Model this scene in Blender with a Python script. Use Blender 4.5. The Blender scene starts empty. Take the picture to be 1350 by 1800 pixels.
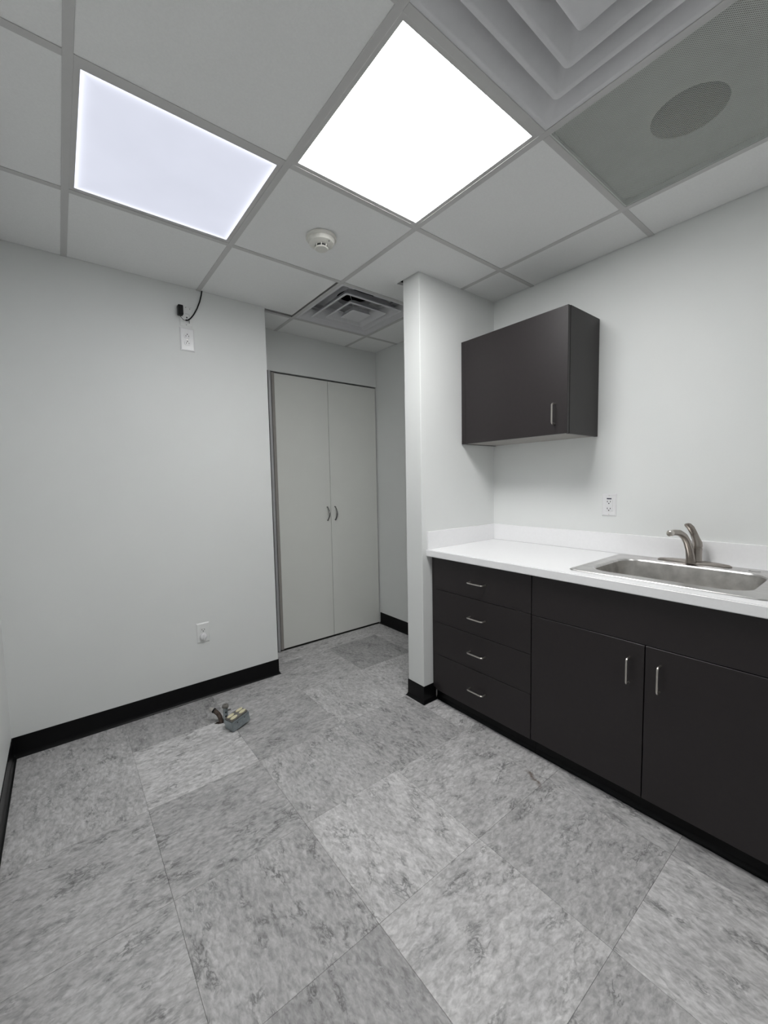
import bpy, bmesh, math, random
from mathutils import Vector, Matrix
random.seed(7)
C = bpy.context.scene.collection
SC = bpy.context.scene

# ------------------------------------------------------------------ camera, world, exposure
H_CAM = 1.2772
cam_d = bpy.data.cameras.new('camera')
cam_d.sensor_fit = 'VERTICAL'; cam_d.sensor_height = 36.0
cam_d.lens = 721.5 / 1800 * 36.0
cam_d.clip_start = 0.02
cam = bpy.data.objects.new('camera', cam_d); C.objects.link(cam)
right = Vector((0.78405675, -0.62040904, -0.01864518))
up = Vector((0.06008716, 0.04596968, 0.99713405))
fwd = Vector((0.61777387, 0.78293002, -0.07332146))
cam.matrix_world = Matrix(((right.x, up.x, -fwd.x, 0), (right.y, up.y, -fwd.y, 0),
                           (right.z, up.z, -fwd.z, H_CAM), (0, 0, 0, 1)))
SC.camera = cam
world = bpy.data.worlds.new('world'); SC.world = world
world.use_nodes = True
world.node_tree.nodes['Background'].inputs[0].default_value = (0.8, 0.85, 0.9, 1)
world.node_tree.nodes['Background'].inputs[1].default_value = 0.05
SC.view_settings.view_transform = 'Standard'
SC.view_settings.look = 'None'
SC.view_settings.gamma = 1.0
SC.view_settings.use_curve_mapping = False
SC.view_settings.exposure = 0.0
PANEL_BRIGHT = 23.5     # the working LED panel over the room
PANEL_ADDED = 8.0       # unseen panel added behind the camera to help light the room
PANEL_DIM = 0.84        # the fading LED panel

# ------------------------------------------------------------------ room dimensions (metres)
HC = 2.3886
XL, XR = -0.2469, 2.2190
YB, YA = 2.5607, 2.8922
XW = 1.0885                     # right end of the outlet wall
XE, YS, YT = 1.5732, 1.6546, 1.7850   # partition stub
YF = -1.75
T = 0.6096
CX = [0.0848 + (i) * T for i in range(-1, 5)]        # tee lines across x   (index 1 = c0)
RY = [1.9962 + (j) * T for j in range(-6, 2)]        # tee lines across y

# ------------------------------------------------------------------ material helpers
def nodes_of(name):
    m = bpy.data.materials.new(name); m.use_nodes = True
    nt = m.node_tree
    return m, nt, nt.nodes['Principled BSDF']
def mat(name, col, rough=0.5, metal=0.0, noise=0.0, nscale=40, bump=0.0, bscale=200, spec=0.5, stretch=None):
    m, nt, b = nodes_of(name)
    b.inputs['Roughness'].default_value = rough; b.inputs['Metallic'].default_value = metal
    b.inputs['Specular IOR Level'].default_value = spec
    tc = nt.nodes.new('ShaderNodeTexCoord')
    src = tc.outputs['Object']
    if stretch:
        mp = nt.nodes.new('ShaderNodeMapping'); mp.inputs['Scale'].default_value = stretch
        nt.links.new(src, mp.inputs[0]); src = mp.outputs[0]
    n = nt.nodes.new('ShaderNodeTexNoise'); n.inputs['Scale'].default_value = nscale; n.inputs['Detail'].default_value = 4
    nt.links.new(src, n.inputs['Vector'])
    r = nt.nodes.new('ShaderNodeValToRGB')
    r.color_ramp.elements[0].position = .3; r.color_ramp.elements[1].position = .7
    r.color_ramp.elements[0].color = (*[c * (1 - noise) for c in col], 1)
    r.color_ramp.elements[1].color = (*[min(1, c * (1 + noise)) for c in col], 1)
    nt.links.new(n.outputs['Fac'], r.inputs[0]); nt.links.new(r.outputs[0], b.inputs['Base Color'])
    if bump:
        n2 = nt.nodes.new('ShaderNodeTexNoise'); n2.inputs['Scale'].default_value = bscale; n2.inputs['Detail'].default_value = 3
        nt.links.new(src, n2.inputs['Vector'])
        bp = nt.nodes.new('ShaderNodeBump'); bp.inputs['Strength'].default_value = bump; bp.inputs['Distance'].default_value = .002
        nt.links.new(n2.outputs['Fac'], bp.inputs['Height']); nt.links.new(bp.outputs[0], b.inputs['Normal'])
    return m

M = {}
M['wall'] = mat('wall_paint', (.765, .78, .77), .55, noise=.012, nscale=3, bump=.12, bscale=260)
M['tile_ceiling'] = mat('ceiling_tile_face', (.85, .855, .85), .9, noise=.02, nscale=180, bump=.15, bscale=500, spec=.2)
M['tee'] = mat('painted_grid_metal', (.56, .555, .55), .45, noise=.01)
M['vent'] = mat('vent_painted_steel', (.69, .69, .71), .5, noise=.015)
M['vent_dark'] = mat('duct_interior', (.010, .010, .009), .8, noise=.2)
M['perf'] = mat('perforated_steel', (.66, .69, .66), .45, noise=.03, nscale=25)
M['liner'] = mat('duct_liner', (.34, .35, .335), .8, noise=.06, nscale=12)
M['laminate'] = mat('dark_laminate', (.0195, .0158, .0166), .42, noise=.06, nscale=60, bump=.05, bscale=900, spec=.40)
M['gap'] = mat('shadow_gap', (.006, .006, .006), .8)  # near black: shade in gaps and behind openings put into the colour
M['melamine'] = mat('grey_melamine', (.30, .285, .265), .5, noise=.03)
M['counter'] = mat('white_solid_surface', (.90, .90, .91), .28, noise=.012, nscale=90)
M['caulk'] = mat('counter_caulk', (.55, .55, .55), .6)
M['steel'] = mat('brushed_stainless', (.62, .61, .60), .30, 1.0, noise=.10, nscale=9, bump=.04, bscale=60, stretch=(8, 1, 8))
M['bowl'] = mat('worn_stainless_bowl', (.55, .535, .515), .36, 1.0, noise=.2, nscale=22, bump=.08, bscale=90)
M['nickel'] = mat('brushed_nickel', (.40, .365, .335), .30, 1.0, noise=.06, nscale=30)
M['pull'] = mat('satin_nickel_pull', (.62, .59, .55), .32, 1.0, noise=.03)
M['pull_dark'] = mat('dark_steel_pull', (.20, .20, .20), .35, .9)
M['rubber'] = mat('black_rubber_base', (.0045, .0045, .005), .3, noise=.1, nscale=20, spec=.16)
M['closet'] = mat('off_white_door', (.73, .74, .705), .5, noise=.012, nscale=4)
M['alu'] = mat('aluminium_frame', (.50, .50, .51), .4, .6, noise=.02)
M['plastic'] = mat('white_plastic', (.80, .80, .81), .25, noise=.01)
M['plastic_matt'] = mat('painted_plate', (.78, .79, .78), .45, noise=.01)
M['smoke'] = mat('detector_plastic', (.74, .73, .68), .4, noise=.01)
M['dark'] = mat('dark_slot', (.02, .02, .022), .6)
M['label_dark'] = mat('dark_label', (.05, .05, .08), .4)
M['black_plastic'] = mat('black_plastic', (.004, .004, .004), .4, spec=.2)
M['galv'] = mat('galvanised_steel', (.33, .37, .385), .42, .55, noise=.14, nscale=45, bump=.05, bscale=120)
M['galv_top'] = mat('box_cover_steel', (.20, .19, .175), .5, .4, noise=.1)
M['ivory'] = mat('ivory_plastic', (.72, .67, .46), .4, noise=.04)
M['rust'] = mat('rusty_pipe', (.085, .062, .050), .7, .3, noise=.4, nscale=70)
M['hole'] = mat('dark_floor_hole', (.035, .02, .015), .9, noise=.5, nscale=90)
M['slab'] = mat('concrete_slab', (.15, .145, .14), .9, noise=.1)

def emission_panel(name, strength, col, edge, half):
    m = bpy.data.materials.new(name); m.use_nodes = True; nt = m.node_tree
    for n in list(nt.nodes): nt.nodes.remove(n)
    out = nt.nodes.new('ShaderNodeOutputMaterial'); em = nt.nodes.new('ShaderNodeEmission')
    tc = nt.nodes.new('ShaderNodeTexCoord'); sx = nt.nodes.new('ShaderNodeSeparateXYZ')
    nt.links.new(tc.outputs['Object'], sx.inputs[0])
    def op(o, a, b=None):
        n = nt.nodes.new('ShaderNodeMath'); n.operation = o
        for k, v in ((0, a), (1, b)):
            if v is None: continue
            if isinstance(v, (int, float)): n.inputs[k].default_value = v
            else: nt.links.new(v, n.inputs[k])
        return n.outputs[0]
    d = op('SUBTRACT', half, op('MAXIMUM', op('ABSOLUTE', sx.outputs[0]), op('ABSOLUTE', sx.outputs[1])))
    g = op('POWER', 2.718, op('MULTIPLY', d, -110.0))            # edge-lit glow near the LED strip
    g2 = op('POWER', 2.718, op('MULTIPLY', d, -9.0))
    n = nt.nodes.new('ShaderNodeTexNoise'); n.inputs['Scale'].default_value = 5; n.inputs['Detail'].default_value = 4
    nt.links.new(tc.outputs['Object'], n.inputs['Vector'])
    var = op('ADD', .94, op('MULTIPLY', n.outputs['Fac'], .12))
    s = op('MULTIPLY', op('ADD', op('MULTIPLY', g, edge), op('ADD', 1.0, op('MULTIPLY', g2, edge * .05))), op('MULTIPLY', var, strength))
    em.inputs[0].default_value = (*col, 1); nt.links.new(s, em.inputs[1])
    nt.links.new(em.outputs[0], out.inputs[0])
    return m

def floor_material():
    m, nt, b = nodes_of('marbled_vinyl_tile')
    N = nt.nodes.new; L = nt.links.new
    tc = N('ShaderNodeTexCoord'); oi = N('ShaderNodeObjectInfo')
    mp = N('ShaderNodeMapping'); mp.inputs['Scale'].default_value = (1.0, 1.9, 1.0)
    mp.inputs['Rotation'].default_value = (0, 0, .5)
    L(tc.outputs['Object'], mp.inputs[0])
    w = N('ShaderNodeMath'); w.operation = 'MULTIPLY'; w.inputs[1].default_value = 90; L(oi.outputs['Random'], w.inputs[0])
    def noise(scale, detail, dist, rough=.55, off=0.0):
        n = N('ShaderNodeTexNoise'); n.noise_dimensions = '4D'
        n.inputs['Scale'].default_value = scale; n.inputs['Detail'].default_value = detail
        n.inputs['Distortion'].default_value = dist; n.inputs['Roughness'].default_value = rough
        a = N('ShaderNodeMath'); a.operation = 'ADD'; a.inputs[1].default_value = off
        L(w.outputs[0], a.inputs[0]); L(a.outputs[0], n.inputs['W']); L(mp.outputs[0], n.inputs['Vector'])
        return n.outputs['Fac']
    def ramp(src, stops):
        r = N('ShaderNodeValToRGB')
        while len(r.color_ramp.elements) < len(stops): r.color_ramp.elements.new(.5)
        for e, (p, v) in zip(r.color_ramp.elements, stops):
            e.position = p; e.color = (v, v, v, 1)
        L(src, r.inputs[0]); return r.outputs[0]
    def math_(o, a, b_):
        n = N('ShaderNodeMath'); n.operation = o
        for k, v in ((0, a), (1, b_)):
            if isinstance(v, (int, float)): n.inputs[k].default_value = v
            else: L(v, n.inputs[k])
        return n.outputs[0]
    cloud = ramp(noise(5.0, 4, .4), [(.3, .85), (.7, 1.10)])
    fleck = ramp(noise(40.0, 3, .55, .55, 3.1), [(.28, .66), (.50, .99), (.72, 1.30)])
    fine = ramp(noise(120.0, 2, .5, .5, 7.7), [(.3, .93), (.7, 1.06)])
    ridge = math_('ABSOLUTE', math_('SUBTRACT', noise(24.0, 4, .8, .6, 11.3), .5), 0)
    vein = ramp(ridge, [(0.0, 1.0), (.035, .5), (.075, 0.0)])
    vmask = ramp(noise(9.0, 4, .5, .6, 17.9), [(.50, 0.0), (.64, 1.0)])
    dark = math_('SUBTRACT', 1.0, math_('MULTIPLY', math_('MULTIPLY', vein, vmask), .62))
    tone = N('ShaderNodeSeparateColor'); L(oi.outputs['Color'], tone.inputs[0])
    v = math_('MULTIPLY', math_('MULTIPLY', cloud, fleck), math_('MULTIPLY', fine, dark))
    v = math_('MULTIPLY', v, math_('MULTIPLY', tone.outputs[0], FLOOR_ALB))
    cc = N('ShaderNodeCombineColor')
    L(v, cc.inputs[0]); L(math_('MULTIPLY', v, .985), cc.inputs[1]); L(math_('MULTIPLY', v, 0.985), cc.inputs[2])
    # small rust stain near the cabinet (a mark on the floor itself)
    ge = N('ShaderNodeNewGeometry')
    sp = N('ShaderNodeSeparateXYZ'); L(ge.outputs['Position'], sp.inputs[0])
    nz = N('ShaderNodeTexNoise'); nz.inputs['Scale'].default_value = 30; nz.inputs['Detail'].default_value = 3; L(ge.outputs['Position'], nz.inputs['Vector'])
    wob = math_('MULTIPLY', math_('SUBTRACT', nz.outputs['Fac'], .5), .035)
    px = math_('SUBTRACT', math_('SUBTRACT', sp.outputs[0], 1.522), math_('MULTIPLY', math_('SUBTRACT', sp.outputs[1], .93), .42))
    lat = math_('ABSOLUTE', math_('ADD', px, wob), 0)
    lon = math_('ABSOLUTE', math_('SUBTRACT', sp.outputs[1], .925), 0)
    ml = ramp(lat, [(0.0, 1.0), (.005, .75), (.014, 0.0)])
    mo = ramp(lon, [(.03, 1.0), (.06, 0.0)])
    nb = ramp(noise(60, 3, 1.5, .6, 23.0), [(.35, .25), (.55, 1.0)])
    mk = math_('MULTIPLY', math_('MULTIPLY', ml, mo), math_('MULTIPLY', nb, .85))
    mx = N('ShaderNodeMix'); mx.data_type = 'RGBA'
    L(mk, mx.inputs[0]); L(cc.outputs[0], mx.inputs[6]); mx.inputs[7].default_value = (.10, .062, .040, 1)
    L(mx.outputs[2], b.inputs['Base Color'])
    b.inputs['Roughness'].default_value = .46; b.inputs['Specular IOR Level'].default_value = .4
    bp = N('ShaderNodeBump'); bp.inputs['Strength'].default_value = .06; bp.inputs['Distance'].default_value = .002
    L(fleck, bp.inputs['Height']); L(bp.outputs[0], b.inputs['Normal'])
    return m
FLOOR_ALB = .50
M['floor'] = floor_material()

# ------------------------------------------------------------------ geometry helpers
def bx(bm, lo, hi, bev=0.0, seg=1):
    r = bmesh.ops.create_cube(bm, size=1.0)
    vs = r['verts']
    for v in vs:
        v.co = Vector([lo[i] + (v.co[i] + .5) * (hi[i] - lo[i]) for i in range(3)])
    if bev:
        es = list({e for v in vs for e in v.link_edges})
        bmesh.ops.bevel(bm, geom=es, offset=bev, segments=seg, affect='EDGES', profile=.5)
def loft(bm, loops, cap0=True, cap1=True, closed=False):
    rows = [[bm.verts.new(p) for p in lp] for lp in loops]
    n = len(rows[0])
    pairs = list(zip(rows[:-1], rows[1:]))
    if closed: pairs.append((rows[-1], rows[0]))
    for a, b in pairs:
        for i in range(n):
            j = (i + 1) % n
            bm.faces.new((a[i], a[j], b[j], b[i]))
    if not closed:
        if cap0: bm.faces.new(list(reversed(rows[0])))
        if cap1: bm.faces.new(rows[-1])
def frame_axes(d):
    d = d.normalized()
    a = Vector((0, 0, 1)) if abs(d.z) < .9 else Vector((1, 0, 0))
    u = d.cross(a).normalized(); v = u.cross(d).normalized()
    return u, v
def tube(bm, pts, r, n=10, rs=None, flat=None):
    pts = [Vector(p) for p in pts]
    loops = []; u = None
    for i, p in enumerate(pts):
        d = (pts[min(i + 1, len(pts) - 1)] - pts[max(i - 1, 0)]).normalized()
        if u is None: u, v = frame_axes(d)
        else:
            u = (u - d * u.dot(d)).normalized(); v = d.cross(u) * -1
        rr = rs[i] if rs else r
        ru, rv = (rr, rr) if not isinstance(rr, tuple) else rr
        loops.append([p + u * math.cos(2 * math.pi * k / n) * ru + v * math.sin(2 * math.pi * k / n) * rv for k in range(n)])
    loft(bm, loops)
def lathe(bm, prof, origin=(0, 0, 0), axis='z', n=32):
    o = Vector(origin); loops = []
    for r, h in prof:
        lp = []
        for k in range(n):
            a = 2 * math.pi * k / n; c, s = r * math.cos(a), r * math.sin(a)
            lp.append(o + {'z': Vector((c, s, h)), 'y': Vector((c, h, s)), 'x': Vector((h, c, s))}[axis])
        loops.append(lp)
    loft(bm, loops)
def rrect(cx, cy, hx, hy, r, z, n=6):
    pts = []
    for (sx, sy, a0) in ((1, 1, 0), (-1, 1, 90), (-1, -1, 180), (1, -1, 270)):
        for k in range(n + 1):
            a = math.radians(a0 + 90 * k / n)
            pts.append(Vector((cx + sx * (hx - r) + r * math.cos(a), cy + sy * (hy - r) + r * math.sin(a), z)))
    return pts
def arc_pts(p0, p1, p2, r, n=5):
    """fillet of the corner p1"""
    p0, p1, p2 = Vector(p0), Vector(p1), Vector(p2)
    a = (p0 - p1).normalized(); b = (p2 - p1).normalized()
    return [p1 + a * r * (1 - t) ** 2 + b * r * t ** 2 for t in [k / n for k in range(n + 1)]]
def prism(bm, poly, z0, z1, bev=0.0):
    b = [bm.verts.new((x, y, z0)) for x, y in poly]; t = [bm.verts.new((x, y, z1)) for x, y in poly]
    n = len(poly)
    bm.faces.new(list(reversed(b))); bm.faces.new(t)
    for i in range(n):
        j = (i + 1) % n
        bm.faces.new((b[i], b[j], t[j], t[i]))
def sweep(bm, prof, path):
    """profile (offset, height) swept along a floor path with mitred corners; offset to the left of travel"""
    P = [Vector((x, y)) for x, y in path]; rows = []
    for i, p in enumerate(P):
        d0 = (P[i] - P[i - 1]).normalized() if i else (P[1] - P[0]).normalized()
        d1 = (P[i + 1] - P[i]).normalized() if i < len(P) - 1 else d0
        n0 = Vector((-d0.y, d0.x)); n1 = Vector((-d1.y, d1.x))
        m = (n0 + n1); m = m / max(.2, m.dot(n0)) if m.length > 1e-6 else n0
        rows.append([Vector((p.x + m.x * o, p.y + m.y * o, h)) for o, h in prof])
    loft(bm, rows)
def obj(name, bm, m, parent=None, smooth=False, origin=None):
    """link bm as ONE mesh object; with a parent the mesh is moved into its space"""
    me = bpy.data.meshes.new(name)
    bmesh.ops.recalc_face_normals(bm, faces=bm.faces[:])
    off = Vector(origin) if origin is not None else Vector((0, 0, 0))
    if origin is not None: bmesh.ops.translate(bm, vec=-off, verts=bm.verts[:])
    bm.to_mesh(me); bm.free()
    o = bpy.data.objects.new(name, me); C.objects.link(o)
    me.materials.append(M[m] if isinstance(m, str) else m)
    if smooth:
        for p in me.polygons: p.use_smooth = True
        try:
            me.set_sharp_from_angle(angle=math.radians(35))
        except Exception: pass
    o.location = off
    if parent is not None:
        o.parent = parent
        base = Vector((0, 0, 0)); q = parent
        while q is not None: base += q.location; q = q.parent
        o.location = off - base
    return o
def part(name, m, parent, fn, smooth=False, origin=None, label=None):
    bm = bmesh.new(); fn(bm)
    if origin is None:
        c = [v.co for v in bm.verts]
        origin = tuple((min(v[i] for v in c) + max(v[i] for v in c)) / 2 for i in range(3))
    o = obj(name, bm, m, parent, smooth, origin)
    if label: o['label'] = label
    return o
def thing(name, label, cat, loc, group=None):
    o = bpy.data.objects.new(name, None); C.objects.link(o); o.location = loc
    o.empty_display_size = .05
    o['label'] = label; o['category'] = cat
    if group: o['group'] = group
    return o
def struct(name, m, fn, parent=None, smooth=False):
    bm = bmesh.new(); fn(bm); o = obj(name, bm, m, parent, smooth); o['kind'] = 'structure'; return o
def box_part(name, m, parent, lo, hi, bev=0.0, seg=1, label=None):
    return part(name, m, parent, lambda bm: bx(bm, lo, hi, bev, seg), label=label)

# ------------------------------------------------------------------ room shell
ZT = HC + .30
TW = .12
struct('wall_left', 'wall', lambda bm: bx(bm, (XL - TW, YF - TW, 0), (XL, YB + .45, ZT)))
struct('wall_back', 'wall', lambda bm: bx(bm, (XL, YB, 0), (XW, YA + .12, ZT)))
struct('wall_right', 'wall', lambda bm: bx(bm, (XR, YF - TW, 0), (XR + TW, YA + .12, ZT)))
struct('wall_front', 'wall', lambda bm: bx(bm, (XL, YF - TW, 0), (XR, YF, ZT)))
D0, D1, DT = 1.222, 2.2185, 2.0985     # closet opening
def alcove(bm):
    bx(bm, (XW, YA, DT), (XR, YA + .12, ZT))
    bx(bm, (XW, YA, 0), (D0, YA + .12, DT))
struct('wall_alcove', 'wall', alcove)
struct('wall_partition', 'wall', lambda bm: bx(bm, (XE, YS, 0), (XR, YT, ZT), .0025, 2))

# floor: slab plus every vinyl tile as its own piece
floor = struct('floor', 'slab', lambda bm: bx(bm, (XL - TW, YF - TW, -.12), (XR + TW, YA + .5, -.011)))
FX = [0.202 + .4505 * k for k in range(-1, 6)]
FY = [0.432 + .4530 * k for k in range(-6, 7)]
TONE = {(1, 3): .97, (1, 4): .93, (1, 5): 1.10, (1, 6): .90, (2, 4): .98, (2, 5): .92, (2, 3): 1.10, (2, 2): 1.08, (2, 1): .97,
        (3, 2): .98, (3, 3): 1.02, (3, 1): 1.08, (3, 4): .93, (3, 5): 1.03, (3, 6): .98, (4, 6): .86, (4, 5): 1.05, (1, 2): .88,
        (0, 5): 1.02, (0, 4): .99, (0, 3): 1.0, (0, 2): 1.02, (4, 2): .98, (4, 3): 1.0, (4, 1): .92, (1, 1): .95, (2, 6): .98}
HOLE = [(.575, 2.236), (.597, 2.2165), (.628, 2.209), (.642, 2.224), (.632, 2.2445), (.600, 2.2445)]
g = .00035
tile_mesh = {}
for i in range(len(FX) - 1):
    for j in range(len(FY) - 1):
        x0, x1 = max(FX[i], XL + .0015), min(FX[i + 1], XR - .0015)
        y0, y1 = FY[j], min(FY[j + 1], YA - .001)
        y0 = max(y0, YF + .001)
        if y1 - y0 < .01 or x1 - x0 < .01: continue
        if x1 <= XW - .2 and y0 > YB - .01: continue
        if y1 > YB and x1 < XW: y1 = YB - .001
        rects = [(x0, y0, x1, y1)]
        if x0 < XW < x1 and y1 > YB:
            if y0 >= YB: rects = [(XW + .001, y0, x1, y1)]
            else: rects = [(x0, y0, x1, YB - .001), (XW + .001, YB - .001 + g, x1, y1)]
        for k, (a, b, c, d) in enumerate(rects):
            bm = bmesh.new()
            cxy = ((a + c) / 2, (b + d) / 2)
            rot = k == 0 and (i * 3 + j * 5) % 4 in (1, 2) and not (a < .6 < c and b < 2.22 < d)
            has_hole = k == 0 and a < .6 < c and b < 2.22 < d
            if has_hole:
                out = [(a + g, b + g), (c - g, b + g), (c - g, d - g), (a + g, d - g)]
                edges = []
                for z in (0.0,):
                    for ring in (out, HOLE):
                        vs = [bm.verts.new((x, y, z)) for x, y in ring]
                        edges += [bm.edges.new((vs[q], vs[(q + 1) % len(vs)])) for q in range(len(vs))]
                bmesh.ops.triangle_fill(bm, edges=edges, use_beauty=True)
                ex = bmesh.ops.extrude_face_region(bm, geom=bm.faces[:])
                bmesh.ops.translate(bm, vec=(0, 0, -.010), verts=[e for e in ex['geom'] if isinstance(e, bmesh.types.BMVert)])
            else:
                hw, hh = (c - a) / 2 - g, (d - b) / 2 - g
                if rot: hw, hh = hh, hw
                bx(bm, (cxy[0] - hw, cxy[1] - hh, -.010), (cxy[0] + hw, cxy[1] + hh, 0.0))
                top = [e for e in bm.edges if all(v.co.z > -.001 for v in e.verts)]
                bmesh.ops.bevel(bm, geom=top, offset=.0003, segments=1, affect='EDGES')
            t = obj('floor_tile', bm, 'floor', floor, origin=(cxy[0], cxy[1], 0))
            tone = TONE.get((i, j - 4), random.uniform(.93, 1.06)) ** 1.8
            t.color = (tone, tone, tone, 1)
            if rot:
                t.rotation_euler.z = math.pi / 2
part('floor_hole', 'hole', floor, lambda bm: prism(bm, [(.612 + (x - .612) * 1.15, 2.228 + (y - 2.228) * 1.2) for x, y in HOLE], -.0105, -.0102), label='dark broken hole in the floor under the metal box')

# ceiling: deck above the grid, grid bars, tiles
ceiling = struct('ceiling', 'gap', lambda bm: bx(bm, (XL - TW, YF - TW, ZT), (XR + TW, YA + .12, ZT + .06)))  # deck coloured near black so open tile gaps show painted plenum shade
FL = .0119   # half width of a bar's flange
def tee(x0, y0, x1, y1):
    def f(bm):
        if x1 - x0 > y1 - y0:
            y = (y0 + y1) / 2
            bx(bm, (x0, y - FL, HC - .0012), (x1, y + FL, HC + .0008), .0004); bx(bm, (x0, y - .004, HC), (x1, y + .004, HC + .035))
        else:
            x = (x0 + x1) / 2
            bx(bm, (x - FL, y0, HC - .0010), (x + FL, y1, HC + .0010), .0004); bx(bm, (x - .004, y0, HC), (x + .004, y1, HC + .035))
    part('ceiling_grid_bar', 'tee', ceiling, f)
for i, x in enumerate(CX):
    if XL < x < XR:
        top = YB if x < XW else YA
        if x > XE:
            tee(x, YF, x, YS); tee(x, YT, x, YA)
        else: tee(x, YF, x, top)
for y in RY:
    if YF < y < YB:
        for i in range(len(CX) - 1):
            a, b = max(CX[i], XL), min(CX[i + 1], XR)
            if b - a < .03: continue
            tee(a + (FL if CX[i] > XL else 0), y, b - (FL if CX[i + 1] < XR else 0), y)
    elif YB <= y < YA:
        for i in range(len(CX) - 1):
            a, b = max(CX[i], XW), min(CX[i + 1], XR)
            if b - a < .03: continue
            tee(a + (FL if CX[i] > XW else 0), y, b - (FL if CX[i + 1] < XR else 0), y)
ZC = HC + .0012
def ctile(poly):
    def f(bm):
        prism(bm, poly, ZC, ZC + .016)
        bot = [e for e in bm.edges if all(abs(v.co.z - ZC) < 1e-5 for v in e.verts)]
        bmesh.ops.bevel(bm, geom=bot, offset=.0008, segments=1, affect='EDGES')
    return part('ceiling_tile', 'tile_ceiling', ceiling, f)
SPECIAL = {(1, 5): 'dim', (2, 4): 'bright', (2, 3): 'diffuser', (3, 3): 'grille', (3, 6): 'diffuser_back', (2, 1): 'rear_added', (1, 2): None}
CELL = {}
s = .0075
for i in range(len(CX) - 1):
    for j in range(len(RY)):
        y0 = RY[j]; y1 = RY[j + 1] if j + 1 < len(RY) else YA + 1
        x0, x1 = CX[i], CX[i + 1]
        CELL[(i, j)] = (x0, y0, x1, y1)
        if SPECIAL.get((i, j)): continue
        a, c = max(x0 + s, XL + .0025), min(x1 - s, XR - .0025)
        b, d = max(y0 + s, YF + .001), min(y1 - s, YA - .001)
        if c - a < .02 or d - b < .02: continue
        if j == 6 and i == 2:      # the tile with the open dark gap beside the air diffuser
            ctile([(a, b), (1.2815, b), (1.2815, 2.5700), (XW + .002, 2.5700), (XW + .002, 2.5585), (a, 2.5585)]); continue
        if d > YB - .001 and a < XW:
            if c <= XW: d = min(d, YB - .0025)
            elif b > YB: a = XW + .001
        if d - b < .02: continue
        if a < XE < c and b < YS < d:      # notched around the partition's end, cut a little too wide
            ctile([(a, b), (c, b), (c, YS - .001), (XE - .006, YS - .001), (XE - .009, 1.829), (c, YT + .001), (c, d), (a, d)]); continue
        if a > XE and b < YS < d:
            ctile([(a, b), (c, b), (c, YS - .001), (a, YS - .001)])
            ctile([(a, YT + .001), (c, YT + .001), (c, d), (a, d)]); continue
        ctile([(a, b), (c, b), (c, d), (a, d)])
# room behind the first row at the far left and the front is closed by the same grid

# baseboards: rubber cove with a flared toe
COVE = [(0.0005, .0005), (.0145, .0005), (.0148, .0018), (.0125, .0030), (.0090, .0065), (.0060, .0125), (.0038, .0200), (.0034, .0960), (.0030, .0995), (.0024, .1010), (.0005, .1012)]
STRAIGHT = COVE
def base(name, path): return struct(name, 'rubber', lambda bm: sweep(bm, COVE, path))
base('baseboard_left', [(XL, YB - .0005), (XL, YF + .001)])
base('baseboard_back', [(XW, YA - .03), (XW, YB), (XL + .004, YB)])
base('baseboard_right', [(XR, YT + .02), (XR, YA - .004)])
base('baseboard_partition', [(1.668, YS), (XE, YS), (XE, YT), (XR - .02, YT)])
base('baseboard_front', [(XL + .02, YF), (XR - .02, YF)])
base('baseboard_sink_side', [(XR, YF + .02), (XR, .06)])

# ------------------------------------------------------------------ LED ceiling panels
def led(label, cell, strength, col, edge):
    x0, y0, x1, y1 = CELL[cell]; cx, cy = (x0 + x1) / 2, (y0 + y1) / 2
    t = thing('light_panel', label, 'ceiling light', (cx, cy, HC))
    half = .2775
    def fr(bm):
        o = .2975
        a = rrect(cx, cy, o, o, .001, HC + .0012, 2); b = rrect(cx, cy, half, half, .001, HC + .0012, 2)
        c = rrect(cx, cy, half, half, .001, HC + .009, 2); d = rrect(cx, cy, o, o, .001, HC + .012, 2)
        loft(bm, [a, b, c, d], closed=True)
    part('panel_frame', 'tee', t, fr, origin=(cx, cy, HC))
    part('diffuser_sheet', emission_panel('led_diffuser', strength, col, edge, half), t,
         lambda bm: bx(bm, (cx - half, cy - half, HC + .0030), (cx + half, cy + half, HC + .0060)), origin=(cx, cy, HC))
    part('back_pan', 'vent', t, lambda bm: bx(bm, (cx - .29, cy - .29, HC + .0125), (cx + .29, cy + .29, HC + .03)), origin=(cx, cy, HC))
    return t
led('dim bluish square light panel in the ceiling near the outlet wall', (1, 5), PANEL_DIM, (.83, .86, .985), .9)
led('bright white square light panel between the smoke detector and the large air diffuser', (2, 4), PANEL_BRIGHT, (1.0, .998, .993), .3)
led('unseen added light panel in the ceiling close to the front wall', (2, 1), PANEL_ADDED, (1.0, .998, .993), .3)  # assumed lamp out of view, added to supply light

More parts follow.
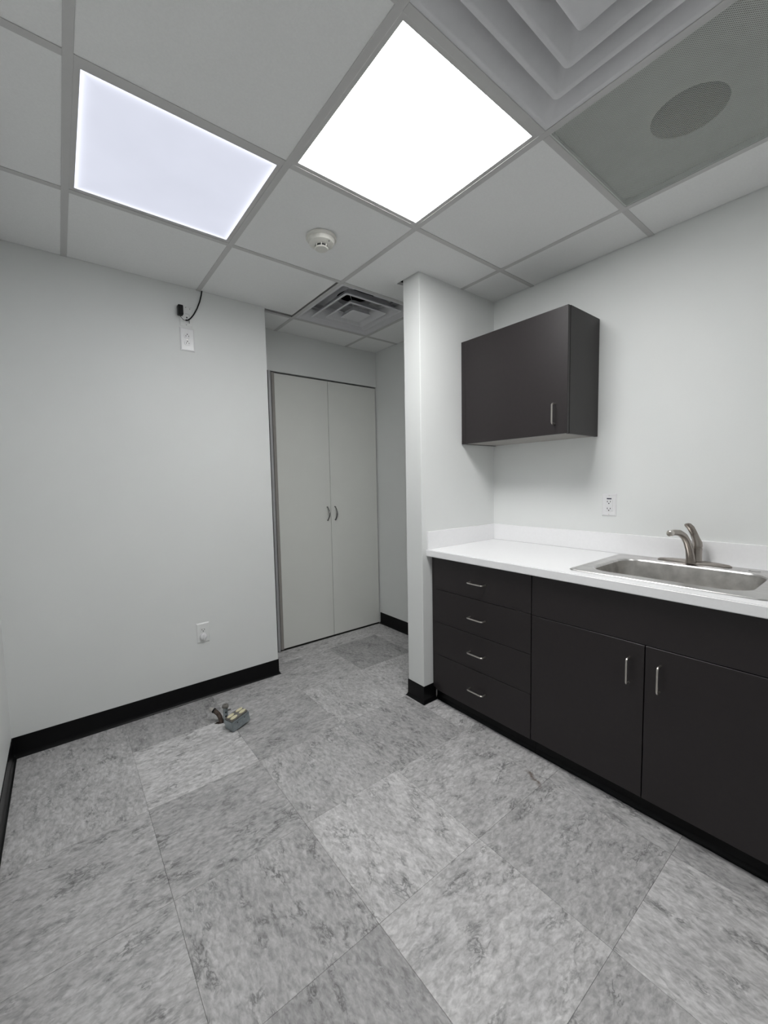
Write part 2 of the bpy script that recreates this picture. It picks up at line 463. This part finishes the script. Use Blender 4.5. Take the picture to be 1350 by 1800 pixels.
# ------------------------------------------------------------------ air diffusers
def diffuser(label, cell):
    x0, y0, x1, y1 = CELL[cell]; cx, cy = (x0 + x1) / 2, (y0 + y1) / 2
    t = thing('air_diffuser', label, 'air vent', (cx, cy, HC))
    def R_(h, z, r): return rrect(cx, cy, h, h, r, HC + z, 5)
    def outer(bm):
        loft(bm, [R_(.2975, .0012, .002), R_(.281, .0010, .012), R_(.276, .002, .014), R_(.228, .055, .045), R_(.224, .097, .045),
                  R_(.2265, .098, .045), R_(.231, .056, .045), R_(.279, .006, .014), R_(.2975, .004, .002)], closed=True)
    part('outer_cone', 'vent', t, outer, True, (cx, cy, HC))
    def ring(h, zl, hi, zh):
        def f(bm):
            loft(bm, [R_(h, zl + .004, .016), R_(h - .001, zl + .0005, .016), R_(h - .004, zl, .015), R_(h - .013, zl + .0008, .012), R_(h - .016, zl + .003, .012),
                      R_(hi, zh, .026), R_(hi + .002, zh, .027), R_(h - .012, zl + .006, .016)], closed=True)
        return f
    part('cone_ring', 'vent', t, ring(.218, -.004, .152, .064), True, (cx, cy, HC))
    part('cone_ring', 'vent', t, ring(.147, -.012, .096, .034), True, (cx, cy, HC))
    def centre(bm):
        loft(bm, [R_(.058, .012, .006), R_(.066, -.006, .008), R_(.074, -.0155, .011), R_(.075, -.0165, .012), R_(.074, -.0172, .012), R_(.060, -.0165, .010)])
    part('centre_plate', 'vent', t, centre, True, (cx, cy, HC))
    def rods(sx, sy):
        def f(bm):
            tube(bm, [(cx + sx * .062, cy + sy * .062, HC + .004), (cx + sx * .100, cy + sy * .100, HC + .033)], .0015, 6)
            tube(bm, [(cx + sx * .100, cy + sy * .100, HC + .030), (cx + sx * .162, cy + sy * .162, HC + .046)], .0015, 6)
            tube(bm, [(cx + sx * .160, cy + sy * .160, HC + .044), (cx + sx * .220, cy + sy * .220, HC + .070)], .003, 6)
        return f
    for sx in (1, -1):
        for sy in (1, -1): part('corner_rod', 'vent', t, rods(sx, sy), False, (cx, cy, HC))
    def pan(bm):     # back plate with round neck
        n = 40; zz = HC + .098
        sq, ci, up_ = [], [], []
        for k in range(n):
            a = 2 * math.pi * (k + .5) / n; m_ = max(abs(math.cos(a)), abs(math.sin(a)))
            sq.append(Vector((cx + .229 * math.cos(a) / m_, cy + .229 * math.sin(a) / m_, zz)))
            ci.append(Vector((cx + .125 * math.cos(a), cy + .125 * math.sin(a), zz)))
            up_.append(Vector((cx + .125 * math.cos(a), cy + .125 * math.sin(a), zz + .03)))
        loft(bm, [sq, ci, up_], cap0=False, cap1=False)
    part('back_plate', 'vent', t, pan, False, (cx, cy, HC))
    part('neck_duct', 'vent_dark', t, lambda bm: lathe(bm, [(.126, HC + .1275), (.126, HC + .20), (.001, HC + .20), (.001, HC + .198), (.124, HC + .198), (.124, HC + .1275)], (cx, cy, 0)), True, (cx, cy, HC))
    return t
diffuser('large near stepped square air diffuser beside the bright light panel', (2, 3))
diffuser('small far stepped square air diffuser in the alcove ceiling before the closet', (3, 6))

# ------------------------------------------------------------------ perforated return grille
x0, y0, x1, y1 = CELL[(3, 3)]; gx, gy = (x0 + x1) / 2, (y0 + y1) / 2
t = thing('return_grille', 'grey perforated square return grille with a round duct behind it', 'air vent', (gx, gy, HC))
def perf(bm):
    q = .0050; k_ = math.sqrt(.5); z = HC + .0040; n = int(.62 / (q * k_)) + 2
    hq = q / 2; hr = q * .36
    for a in range(-n, n):
        for b in range(-n, n):
            cx_, cy_ = (a - b) * q * k_, (a + b) * q * k_
            if max(abs(cx_), abs(cy_)) > .2915: continue
            o = [(0, -hq / k_), (hq / k_, 0), (0, hq / k_), (-hq / k_, 0)]
            i_ = [(0, -hr / k_), (hr / k_, 0), (0, hr / k_), (-hr / k_, 0)]
            ov = [bm.verts.new((gx + cx_ + u, gy + cy_ + v, z)) for u, v in o]
            iv = [bm.verts.new((gx + cx_ + u, gy + cy_ + v, z)) for u, v in i_]
            for e in range(4): bm.faces.new((ov[e], iv[e], iv[(e + 1) % 4], ov[(e + 1) % 4]))
pf = part('perforated_sheet', 'perf', t, perf, False, (gx, gy, HC))
def gframe(bm):
    a = rrect(gx, gy, .2975, .2975, .001, HC + .0016, 2); b = rrect(gx, gy, .289, .289, .001, HC + .0016, 2)
    c = rrect(gx, gy, .289, .289, .001, HC + .0035, 2); d = rrect(gx, gy, .2975, .2975, .001, HC + .03, 2)
    loft(bm, [a, b, c, d], closed=True)
part('grille_frame', 'perf', t, gframe, False, (gx, gy, HC))
def gback(bm):
    n = 48; zz = HC + .022
    hx, hy = 1.616, .471
    sq, ci, up_ = [], [], []
    for k in range(n):
        a = 2 * math.pi * (k + .5) / n; m_ = max(abs(math.cos(a)), abs(math.sin(a)))
        sq.append(Vector((gx + .294 * math.cos(a) / m_, gy + .294 * math.sin(a) / m_, zz)))
        ci.append(Vector((hx + (.102) * math.cos(a), hy + (.102) * math.sin(a), zz)))
        up_.append(Vector((hx + (.102) * math.cos(a), hy + (.102) * math.sin(a), zz + .004)))
    loft(bm, [sq, ci, up_], cap0=False, cap1=False)
part('back_plate', 'liner', t, gback, False, (gx, gy, HC))
part('round_duct', 'vent_dark', t, lambda bm: lathe(bm, [(.104, HC + .0265), (.104, HC + .18), (.001, HC + .18), (.001, HC + .178), (.1015, HC + .178), (.1015, HC + .0265)], (1.616, .471, 0)), True, (gx, gy, HC))

# ------------------------------------------------------------------ smoke detector
sx_, sy_ = 1.003, 1.694
t = thing('smoke_detector', 'round off-white smoke detector on the ceiling tile beside the bright light panel', 'smoke detector', (sx_, sy_, HC))
part('mounting_base', 'smoke', t, lambda bm: lathe(bm, [(.066, HC + .001), (.069, HC - .002), (.068, HC - .010), (.064, HC - .012), (.02, HC - .012)], (sx_, sy_, 0), n=40), True)
part('housing', 'smoke', t, lambda bm: lathe(bm, [(.03, HC - .0122), (.060, HC - .0122), (.060, HC - .020), (.056, HC - .029), (.040, HC - .034), (.030, HC - .037), (.02, HC - .037)], (sx_, sy_, 0), n=40), True)
part('sensing_chamber', 'dark', t, lambda bm: lathe(bm, [(.026, HC - .0372), (.026, HC - .0465), (.01, HC - .0465)], (sx_, sy_, 0), n=24), True)
part('sensor_cap', 'smoke', t, lambda bm: lathe(bm, [(.01, HC - .0466), (.030, HC - .0466), (.0315, HC - .049), (.028, HC - .052), (.01, HC - .053)], (sx_, sy_, 0), n=32), True)
for k in range(8):
    a = 2 * math.pi * k / 8 + .25
    part('chamber_rib', 'smoke', t, lambda bm: tube(bm, [(sx_ + .030 * math.cos(a), sy_ + .030 * math.sin(a), HC - .036), (sx_ + .030 * math.cos(a), sy_ + .030 * math.sin(a), HC - .048)], .002, 6))
part('indicator_light', 'dark', t, lambda bm: lathe(bm, [(.0025, HC - .029), (.0025, HC - .0325), (.0005, HC - .033)], (sx_ + .012, sy_ - .047, 0), n=10), True)

# ------------------------------------------------------------------ closet in the alcove
DM = 1.7335
YD = YA + .004
def closet_door(n, xa, xb, hx):
    o = struct('door_%d' % n, 'closet', lambda bm: bx(bm, (xa, YD, .011), (xb, YD + .022, DT - .012), .0012))
    def h(bm):
        z0, z1 = .974, 1.082
        pts = [(hx, YD, z0), (hx, YD - .010, z0 + .002)]
        for k in range(9):
            u = k / 8
            pts.append((hx, YD - .012 - .024 * math.sin(math.pi * u), z0 + .006 + (z1 - z0 - .012) * u))
        pts += [(hx, YD - .010, z1 - .002), (hx, YD, z1)]
        tube(bm, pts, .004, 8, rs=[.0055, .005] + [.0042 + .002 * math.sin(math.pi * k / 8) for k in range(9)] + [.005, .0055])
    part('door_handle', 'pull_dark', o, h, True)
    return o
closet_door(1, 1.284, DM - .0015, 1.700)
closet_door(2, DM + .0015, 2.2095, 1.772)
jamb = struct('trim_1', 'alu', lambda bm: bx(bm, (1.2305, YA - .012, .004), (1.2505, YA + .02, DT - .001), .001))
struct('trim_2', 'melamine', lambda bm: bx(bm, (1.2600, YA + .001, .006), (1.2825, YA + .03, DT - .008), .001))
part('edge_shade', 'gap', jamb, lambda bm: bx(bm, (1.2225, YA - .006, .004), (1.2304, YA + .02, DT - .001)))  # black strip painting the shade beside the frame
struct('wall_closet_shade', 'gap', lambda bm: bx(bm, (D0, YA + .08, 0), (D1, YA + .1, DT)))  # near-black sheet; the closet's inner shade is put into its colour

# ------------------------------------------------------------------ wall cabinet
t = thing('wall_cabinet', 'dark brown single-door cabinet hung on the wall beside the partition', 'cabinet', (2.06, 1.33, 1.491))
c0, c1, cz0, cz1 = 1.0025, YS - .002, 1.4915, 2.0855
WX = 1.9265
box_part('side_panel', 'laminate', t, (WX, c0, cz0), (XR - .001, c0 + .016, cz1), .0006)
box_part('side_panel', 'laminate', t, (WX, c1 - .016, cz0), (XR - .001, c1, cz1), .0006)
box_part('top_panel', 'laminate', t, (WX, c0 + .0165, cz1 - .016), (XR - .001, c1 - .0165, cz1), .0006)
box_part('bottom_panel', 'melamine', t, (WX, c0 + .0165, cz0 + .002), (XR - .001, c1 - .0165, cz0 + .018), .0006, label='greyish underside panel')
box_part('back_panel', 'melamine', t, (XR - .008, c0 + .0165, cz0 + .019), (XR - .002, c1 - .0165, cz1 - .017))
box_part('filler_strip', 'laminate', t, (1.906, 1.6235, cz0), (WX - .0005, c1, cz1 - .001), .0006)
d = box_part('door', 'laminate', t, (1.9045, c0 + .0005, cz0 + .001), (1.9235, 1.6215, cz1 - .002), .0008)
def wire_pull(bm, a, b, out, r=.0037):
    """bent wire pull from a to b standing off along out"""
    a, b, out = Vector(a), Vector(b), Vector(out)
    a2, b2 = a + out, b + out
    pts = [a] + arc_pts(a, a2, b2, .011) + arc_pts(a2, b2, b, .011) + [b]
    tube(bm, pts, r, 10)
part('handle', 'pull', d, lambda bm: wire_pull(bm, (1.9045, 1.064, 1.541), (1.9045, 1.064, 1.637), (-.030, 0, 0)), True)

# ------------------------------------------------------------------ base cabinets
BX = 1.6350            # front face of doors and drawers
BF = 1.6535            # front of the boxes
BZ = .0815
def carcass(t, ya, yb, open_top=False):
    box_part('side_panel', 'laminate', t, (BF + .0015, ya, BZ), (XR - .001, ya + .018, .8515), .0005)
    box_part('side_panel', 'laminate', t, (BF + .0015, yb - .018, BZ), (XR - .001, yb, .8515), .0005)
    box_part('bottom_panel', 'laminate', t, (BF + .0015, ya + .0185, BZ), (XR - .001, yb - .0185, BZ + .018))
    box_part('back_panel', 'melamine', t, (XR - .008, ya + .0185, BZ + .0185), (XR - .001, yb - .0185, .85))
    box_part('joint_shade_sheet', 'gap', t, (BF + .003, ya + .0185, BZ + .0185), (BF + .010, yb - .0185, .8515))  # black sheet painting the shade seen between doors and drawers
def toe(t, ya, yb):
    part('toe_kick', 'rubber', t, lambda bm: sweep(bm, [(o, min(h, BZ - .001)) for o, h in [(0, .0005), (.0145, .0005), (.0148, .002), (.0125, .003), (.009, .0065), (.006, .0125), (.0038, .02), (.0034, .08), (-.05, .08), (-.05, .0005)]], [(1.6835, ya), (1.6835, yb)]))
dy0, dy1 = 1.0145, 1.6535
t = thing('drawer_cabinet', 'dark brown base cabinet with four stacked drawers beside the white partition end', 'cabinet', (1.9, 1.33, 0))
carcass(t, dy0 + .0005, dy1)
toe(t, dy0 + .0005, dy1)
box_part('filler_strip', 'laminate', t, (BF, 1.6245, BZ), (BF + .0014, dy1, .8515))
box_part('filler_strip', 'laminate', t, (BF - .006, 1.6260, BZ + .0005), (BF - .0002, dy1 - .0003, .8512), .0005)
for za, zb in ((.6705, .8465), (.4830, .6680), (.2950, .4805), (.0805, .2925)):
    d = box_part('drawer', 'laminate', t, (BX, dy0 + .0020, za), (BF - .0005, 1.6230, zb), .0009)
    zc = {.6705: .7535, .4830: .5705, .2950: .3855, .0805: .188}[za]
    part('handle', 'pull', d, lambda bm: wire_pull(bm, (BX, 1.270, zc), (BX, 1.366, zc), (-.030, 0, 0)), True)
sy0, sy1 = .1005, 1.0135
t = thing('sink_cabinet', 'dark brown two-door base cabinet under the sink', 'cabinet', (1.9, .557, 0))
carcass(t, sy0, sy1)
toe(t, sy0, sy1)
box_part('false_front', 'laminate', t, (BX, sy0 + .001, .6685), (BF - .0005, sy1 - .0010, .8465), .0009)
d = box_part('door', 'laminate', t, (BX, .5580, .0835), (BF - .0005, sy1 - .0010, .6655), .0009)
part('handle', 'pull', d, lambda bm: wire_pull(bm, (BX, .606, .512), (BX, .606, .608), (-.030, 0, 0)), True)
d = box_part('door', 'laminate', t, (BX, sy0 + .001, .0835), (BF - .0005, .5545, .6655), .0009)
part('handle', 'pull', d, lambda bm: wire_pull(bm, (BX, .506, .512), (BX, .506, .608), (-.030, 0, 0)), True)

# ------------------------------------------------------------------ countertop
CT, CB, CF = .8930, .8545, 1.6045
ky0, ky1 = .0800, YS - .0005
SXc, SYc, SHX, SHY = 1.9265, .5510, .2610, .3165        # sink rim centre and half sizes
t = thing('countertop', 'white countertop with raised backsplash over the dark base cabinets', 'countertop', (1.9, .87, CB))
def ctop(bm):
    outer = [(CF, ky0), (XR - .0005, ky0), (XR - .0005, ky1), (CF, ky1)]
    hole = [(p.x, p.y) for p in rrect(SXc, SYc, SHX - .018, SHY - .018, .03, 0, 4)]
    edges = []
    for ring in (outer, hole):
        vs = [bm.verts.new((x, y, CT)) for x, y in ring]
        edges += [bm.edges.new((vs[q], vs[(q + 1) % len(vs)])) for q in range(len(vs))]
    bmesh.ops.triangle_fill(bm, edges=edges, use_beauty=True)
    ex = bmesh.ops.extrude_face_region(bm, geom=bm.faces[:])
    bmesh.ops.translate(bm, vec=(0, 0, CB - CT), verts=[e for e in ex['geom'] if isinstance(e, bmesh.types.BMVert)])
    fe = [e for e in bm.edges if all(abs(v.co.x - CF) < 1e-5 for v in e.verts) and abs(e.verts[0].co.z - e.verts[1].co.z) < 1e-5]
    bmesh.ops.bevel(bm, geom=fe, offset=.003, segments=3, affect='EDGES')
part('counter_slab', 'counter', t, ctop)
box_part('backsplash', 'counter', t, (XR - .0135, ky0, CT + .0003), (XR - .0005, ky1, .9925), .0015, 2)
box_part('side_splash', 'counter', t, (1.6090, ky1 - .0125, CT + .0003), (XR - .0138, ky1, .9925), .0015, 2)
box_part('caulk_line', 'caulk', t, (XR - .0155, ky0 + .6, CT + .0001), (XR - .0134, ky1 - .013, CT + .0014))

# ------------------------------------------------------------------ sink
t = thing('sink', 'rectangular stainless steel drop-in sink set in the white countertop', 'sink', (SXc, SYc, CT))
bcx, bcy, bhx, bhy = 1.9200, .5550, .1900, .2640        # bowl opening
def deck(bm):
    S = lambda d_, z, r: rrect(SXc, SYc, SHX - d_, SHY - d_, r, z, 8)
    Bq = lambda d_, z, r: rrect(bcx, bcy, bhx - d_, bhy - d_, r, z, 8)
    z = CT
    loft(bm, [S(.003, z + .0004, .024), S(0, z + .0012, .026), S(.003, z + .0042, .025), S(.009, z + .0048, .022), S(.016, z + .0036, .018), S(.021, z + .0026, .016),
              Bq(-.014, z + .0026, .092), Bq(-.008, z + .0036, .090), Bq(-.002, z + .0030, .088), Bq(.003, z + .0003, .084), Bq(.006, z - .006, .082)], cap0=False, cap1=False)
part('deck', 'steel', t, deck, True)
def bowl(bm):
    Bq = lambda d_, z, r: rrect(bcx, bcy, bhx - d_, bhy - d_, r, z, 8)
    z = CT
    loft(bm, [Bq(.006, z - .006, .082), Bq(.012, z - .05, .078), Bq(.018, z - .11, .074), Bq(.026, z - .135, .07), Bq(.042, z - .152, .06), Bq(.065, z - .158, .045), Bq(.12, z - .161, .03)], cap0=False)
part('bowl', 'bowl', t, bowl, True)
part('drain', 'nickel', t, lambda bm: lathe(bm, [(.045, CT - .159), (.044, CT - .1575), (.036, CT - .158), (.034, CT - .1605), (.001, CT - .1606)], (bcx, bcy, 0)), True)
part('hole_cover', 'steel', t, lambda bm: lathe(bm, [(.019, CT + .0022), (.0185, CT + .0050), (.014, CT + .0062), (.001, CT + .0064)], (2.150, .352, 0), n=24), True, label='round cap over a spare hole in the sink deck')
part('deck_ledge', 'steel', t, lambda bm: loft(bm, [rrect(2.151, .5600, .0290, .170, .012, CT + .0022, 4), rrect(2.151, .5600, .0280, .169, .012, CT + .0036, 4), rrect(2.151, .5600, .024, .165, .012, CT + .0040, 4)]), True)

# ------------------------------------------------------------------ faucet
fx, fy, fz = 2.150, .5560, CT + .0052
t = thing('faucet', 'brushed nickel single-lever faucet standing on the sink deck', 'faucet', (fx, fy, fz))
def escut(bm):
    n = 40
    def L_(s_, z):
        return [Vector((fx + s_ * .029 * math.sin(2 * math.pi * k / n), fy + s_ * .134 * math.copysign(abs(math.cos(2 * math.pi * k / n)) ** .92, math.cos(2 * math.pi * k / n)), z)) for k in range(n)]
    loft(bm, [L_(1.0, fz), L_(1.0, fz + .004), L_(.93, fz + .009), L_(.70, fz + .012), L_(.30, fz + .013)])
part('base_plate', 'nickel', t, escut, True)
bxx, byy = 2.150, .5420
part('body', 'nickel', t, lambda bm: lathe(bm, [(.021, fz + .006), (.0185, fz + .014), (.0178, fz + .055), (.0185, fz + .068), (.0165, fz + .0685), (.0165, fz + .071), (.01, fz + .0712)], (bxx, byy, 0), n=28), True)
def spout(bm):
    pts = [(2.122, .5560, fz + .006), (2.119, .5575, fz + .030), (2.110, .5600, fz + .066), (2.094, .5650, fz + .100), (2.072, .5715, fz + .126), (2.044, .5800, fz + .141), (2.016, .5885, fz + .1445), (1.998, .5940, fz + .1435)]
    tube(bm, pts, .012, 14, rs=[(.019, .0175), (.0165, .0165), (.0150, .0155), (.0142, .0148), (.0135, .0138), (.0128, .0128), (.0122, .0122), (.0122, .0122)])
part('spout', 'nickel', t, spout, True)
part('aerator', 'pull', t, lambda bm: tube(bm, [(1.9985, .5938, fz + .1435), (1.985, .5980, fz + .1415), (1.983, .5986, fz + .141)], .0125, 16, rs=[.0130, .0130, .0105]), True)
def lever(bm):
    pts = [(bxx, byy, fz + .0715), (bxx, byy, fz + .078), (bxx, byy + .001, fz + .090), (bxx - .004, byy + .006, fz + .110), (bxx - .010, byy + .0135, fz + .135), (bxx - .020, byy + .022, fz + .158), (bxx - .032, byy + .029, fz + .170), (bxx - .040, byy + .032, fz + .174)]
    tube(bm, pts, .01, 14, rs=[(.0175, .0175), (.0192, .0192), (.0188, .0175), (.0150, .0125), (.0140, .0085), (.0145, .0062), (.0135, .0048), (.0085, .003)])
part('lever_handle', 'nickel', t, lever, True)

# ------------------------------------------------------------------ wall outlets
def place(fn, axis):
    """build in (u to the right, out from the wall, v up) and map on to a wall"""
    return fn
def wall_xf(kind, u0, v0):
    if kind == 'back':      # wall y = YB, facing -y, u = +x
        return lambda u, o, v: Vector((u0 + u, YB - o, v0 + v))
    return lambda u, o, v: Vector((XR - o, u0 - u, v0 + v))     # right wall facing -x, u to the right is -y
def slab(bm, xf, u0, v0, u1, v1, o0, o1, bev=0.0):
    n0 = len(bm.verts)
    tmp = bmesh.new(); bx(tmp, (u0, o0, v0), (u1, o1, v1), bev, 1)
    mp = {}
    for v in tmp.verts: mp[v] = bm.verts.new(xf(v.co.x, v.co.y, v.co.z))
    for f in tmp.faces: bm.faces.new([mp[v] for v in f.verts])
    tmp.free()
def disc(bm, xf, u, v, r, o0, o1, n=14, flatv=None):
    def L_(rr, o):
        out = []
        for k in range(n):
            a = 2 * math.pi * k / n; dv = rr * math.sin(a)
            if flatv: dv = max(-flatv, min(flatv, dv))
            out.append(xf(u + rr * math.cos(a), o, v + dv))
        return out
    loft(bm, [L_(r, o0), L_(r, o1), L_(r * .88, o1 + .0006)])
def plate(bm, xf, w, h, o=.0062):
    # bevelled cover plate
    def L_(d_, oo): return [xf(u, oo, v) for u, v in ((-w / 2 + d_, -h / 2 + d_), (w / 2 - d_, -h / 2 + d_), (w / 2 - d_, h / 2 - d_), (-w / 2 + d_, h / 2 - d_))]
    loft(bm, [L_(0, .0004), L_(0, .0022), L_(.0055, o), L_(.0065, o + .0002)])
def holes(bm, xf, v, flip, o, s_=1.0):
    f = -1 if flip else 1
    slab(bm, xf, -.0085 * s_, v + f * .001 * s_ - .0042, -.0058 * s_, v + f * .001 * s_ + .0042, o - .001, o + .0004)
    slab(bm, xf, .0058 * s_, v + f * .001 * s_ - .0036, .0085 * s_, v + f * .001 * s_ + .0036, o - .001, o + .0004)
    disc(bm, xf, 0, v - f * .0085 * s_, .0030 * s_, o - .001, o + .0002, 10)
def duplex(name, label, kind, u0, v0, w, h, flip=False, cap=False, m='plastic'):
    xf = wall_xf(kind, u0, v0); o = .0064
    t = thing(name, label, 'outlet', xf(0, 0, 0))
    part('cover_plate', m, t, lambda bm: plate(bm, xf, w, h))
    for sv in (1, -1):
        if cap and sv < 0:
            def capf(bm):
                n = 24
                prof = [(.0205, o - .001), (.0212, o + .004), (.0195, o + .012), (.0130, o + .017), (.004, o + .018)]
                loft(bm, [[xf(r * math.cos(2 * math.pi * k / n), oo, -.0205 + r * math.sin(2 * math.pi * k / n)) for k in range(n)] for r, oo in prof])
                slab(bm, xf, -.0030, -.0385, .0030, -.0035, o + .012, o + .0215, .001)
            part('safety_cap', 'plastic', t, capf, True, label='round white safety cap with a grip rib')
            continue
        part('receptacle', m, t, lambda bm: disc(bm, xf, 0, sv * .0195, .0170, o - .001, o + .0014, 24, .0135))
        part('slot', 'dark', t, lambda bm: holes(bm, xf, sv * .0195, flip, o + .0020))
    part('screw', 'pull', t, lambda bm: disc(bm, xf, 0, 0, .0030, o - .001, o + .0006, 10))
    return t
duplex('wall_outlet', 'white double wall outlet high on the wall below the black power adapter', 'back', .6215, 2.1010, .0760, .1270, flip=True)
duplex('wall_outlet', 'low white wall outlet with a safety cap above the black baseboard', 'back', .6245, .3990, .0745, .1200, cap=True, m='plastic_matt')
# sink wall outlet with test button and dark label
xf = wall_xf('right', .9365, 1.1370); o = .0062
t = thing('wall_outlet', 'white wall outlet with dark label strip above the countertop', 'outlet', xf(0, 0, 0))
part('cover_plate', 'plastic', t, lambda bm: plate(bm, xf, .0700, .1140, .0050))
part('receptacle', 'plastic', t, lambda bm: slab(bm, xf, -.0168, -.0335, .0168, .0250, .004, .0078, .0008))
part('label_strip', 'label_dark', t, lambda bm: slab(bm, xf, -.0115, .0290, .0115, .0355, .0045, .0056))
part('slot', 'dark', t, lambda bm: holes(bm, xf, .0165, False, .0080))
part('slot', 'dark', t, lambda bm: holes(bm, xf, -.0190, False, .0080))
for dv in (.0025, -.0060):
    part('test_button', 'plastic', t, lambda bm: slab(bm, xf, -.0065, dv - .0030, .0065, dv + .0030, .0076, .0090, .0006))
for dv in (.0480, -.0480):
    part('screw', 'pull', t, lambda bm: disc(bm, xf, 0, dv, .0026, .0045, .0056, 10))
# upper cover plate behind the adapter
xf = wall_xf('back', .6205, 2.2290)
t = thing('cover_plate', 'white rectangular wall plate behind the black adapter and cord', 'wall plate', xf(0, 0, 0))
part('plate_body', 'plastic_matt', t, lambda bm: plate(bm, xf, .0690, .1140, .0050))
part('insert', 'plastic_matt', t, lambda bm: slab(bm, xf, -.0165, -.0330, .0165, .0330, .0040, .0072, .0006))
part('insert_outline', 'dark', t, lambda bm: (slab(bm, xf, .0166, -.034, .0176, .012, .004, .0055), slab(bm, xf, -.004, .0125, .0155, .0132, .0066, .0075)))
part('jack', 'dark', t, lambda bm: disc(bm, xf, .0035, -.0075, .0042, .006, .0082, 12))
for u, v in ((.0, -.0475), (.001, .0485), (.022, .044)):
    part('screw', 'pull_dark', t, lambda bm: disc(bm, xf, u, v, .0024, .0045, .0056, 10))
# power adapter with its cord
xf = wall_xf('back', 0, 0)
t = thing('power_adapter', 'small black power adapter high on the wall with a cord rising into the ceiling', 'adapter', (.588, YB - .02, 2.245))
part('adapter_body', 'black_plastic', t, lambda bm: slab(bm, xf, .5745, 2.2215, .6010, 2.2745, .0075, .0400, .003))
def thin(bm): 
    tube(bm, [(.583, YB - .030, 2.2225), (.588, YB - .030, 2.210), (.600, YB - .028, 2.199), (.614, YB - .026, 2.197), (.624, YB - .022, 2.2005)], .0016, 8)
part('cord', 'black_plastic', t, thin, True)
def thick(bm):
    pts = [(.614, YB - .025, 2.2010), (.624, YB - .022, 2.2030), (.640, YB - .016, 2.2160), (.660, YB - .012, 2.2440), (.680, YB - .010, 2.2820), (.697, YB - .009, 2.3250), (.708, YB - .008, 2.3650), (.712, YB - .008, 2.3890)]
    tube(bm, pts, .0034, 10)
part('cord', 'black_plastic', t, thick, True)
part('cable_tie', 'black_plastic', t, lambda bm: slab(bm, xf, .6335, 2.1890, .6355, 2.2130, .0130, .0170))

# ------------------------------------------------------------------ loose electrical floor box
A = Vector((.6310, 2.0880, 0)); U = Vector((.094, .030, .014)); 
u = U.normalized(); dpt = Vector((-.022, .058, 0)).normalized(); v = u.cross(dpt).normalized()
if v.z < 0: v = -v
dpt = v.cross(u).normalized()
W_, D_, H_ = .107, .066, .062
t = thing('electrical_box', 'loose grey metal electrical box lying on the floor beside a pipe stub', 'electrical box', (A.x, A.y, 0))
def bp(a, b, c): return A + u * (a * W_) + dpt * (b * D_) + v * (c * H_) + Vector((0, 0, .001))
def obox(bm, a0, b0, c0_, a1, b1, c1_, bev=0.0):
    tmp = bmesh.new(); bx(tmp, (a0, b0, c0_), (a1, b1, c1_), 0)
    if bev: bmesh.ops.bevel(tmp, geom=tmp.edges[:], offset=bev, segments=2, affect='EDGES')
    mp = {w: bm.verts.new(bp(w.co.x, w.co.y, w.co.z)) for w in tmp.verts}
    for f in tmp.faces: bm.faces.new([mp[w] for w in f.verts])
    tmp.free()
part('box_body', 'galv', t, lambda bm: obox(bm, 0, 0, 0, 1, 1, .86, .028), True)
part('cover', 'galv_top', t, lambda bm: obox(bm, .03, .04, .862, .97, .98, .99, .04), True)
part('cover_lip', 'galv', t, lambda bm: (obox(bm, .06, -.035, .80, .98, -.001, .86, .01), obox(bm, .10, -.03, .69, .95, -.002, .715, .008)))
for a in (.27, .76):
    for b in (.30, .70):
        def face(bm, a=a, b=b):
            n = 18
            loft(bm, [[bp(a + .19 * s_ * math.cos(2 * math.pi * k / n), b + .155 * s_ * math.sin(2 * math.pi * k / n), c) for k in range(n)] for s_, c in ((1, .985), (1, 1.035), (.86, 1.06))])
        part('receptacle_face', 'ivory', t, face, True)
for a, c in ((.30, .60), (.72, .62)):
    part('screw', 'dark', t, lambda bm: tube(bm, [bp(a, .0, c), bp(a, -.02, c)], .0026, 8))
part('knockout', 'galv', t, lambda bm: tube(bm, [bp(.5, .002, .36), bp(.5, -.012, .36)], .011, 16))
# conduit stub with fitting
t = thing('conduit_fitting', 'upright grey conduit connector standing behind the loose electrical box', 'pipe fitting', (.632, 2.205, 0))
q = Vector((.632, 2.210, 0))
part('connector_body', 'galv', t, lambda bm: lathe(bm, [(.0125, .0008), (.0125, .080), (.0105, .081), (.0105, .084)], q, n=20), True)
part('lock_ring', 'galv_top', t, lambda bm: lathe(bm, [(.010, .0842), (.0165, .0842), (.0170, .087), (.0165, .096), (.0130, .0985), (.004, .0985), (.004, .0965)], q, n=20), True)
part('set_screw', 'pull_dark', t, lambda bm: tube(bm, [(q.x + .010, q.y - .006, .066), (q.x + .024, q.y - .013, .070)], .0042, 8))
part('clamp_window', 'dark', t, lambda bm: tube(bm, [(q.x - .002, q.y - .0120, .040), (q.x - .003, q.y - .0138, .040)], .0052, 8))
part('clamp_window', 'dark', t, lambda bm: tube(bm, [(q.x - .002, q.y - .0120, .062), (q.x - .003, q.y - .0138, .062)], .0045, 8))
t = thing('pipe_stub', 'short rusty bent pipe rising from the floor hole with a silver end', 'pipe', (.611, 2.226, -.009))
part('pipe', 'rust', t, lambda bm: tube(bm, [(.611, 2.226, -.009), (.611, 2.227, .010), (.608, 2.230, .028), (.602, 2.238, .044), (.594, 2.248, .054), (.587, 2.258, .060)], .0115, 12), True)
part('collar', 'black_plastic', t, lambda bm: tube(bm, [(.5885, 2.256, .0588), (.5835, 2.262, .0625)], .0135, 14), True)
part('silver_end', 'pull', t, lambda bm: tube(bm, [(.5835, 2.262, .0625), (.571, 2.272, .067), (.566, 2.275, .068)], .0095, 14, rs=[.0105, .0100, .006]), True)
part('wire', 'rust', t, lambda bm: tube(bm, [(.600, 2.225, -.009), (.592, 2.228, .004), (.586, 2.232, .001), (.580, 2.235, -.006)], .0016, 6), True)
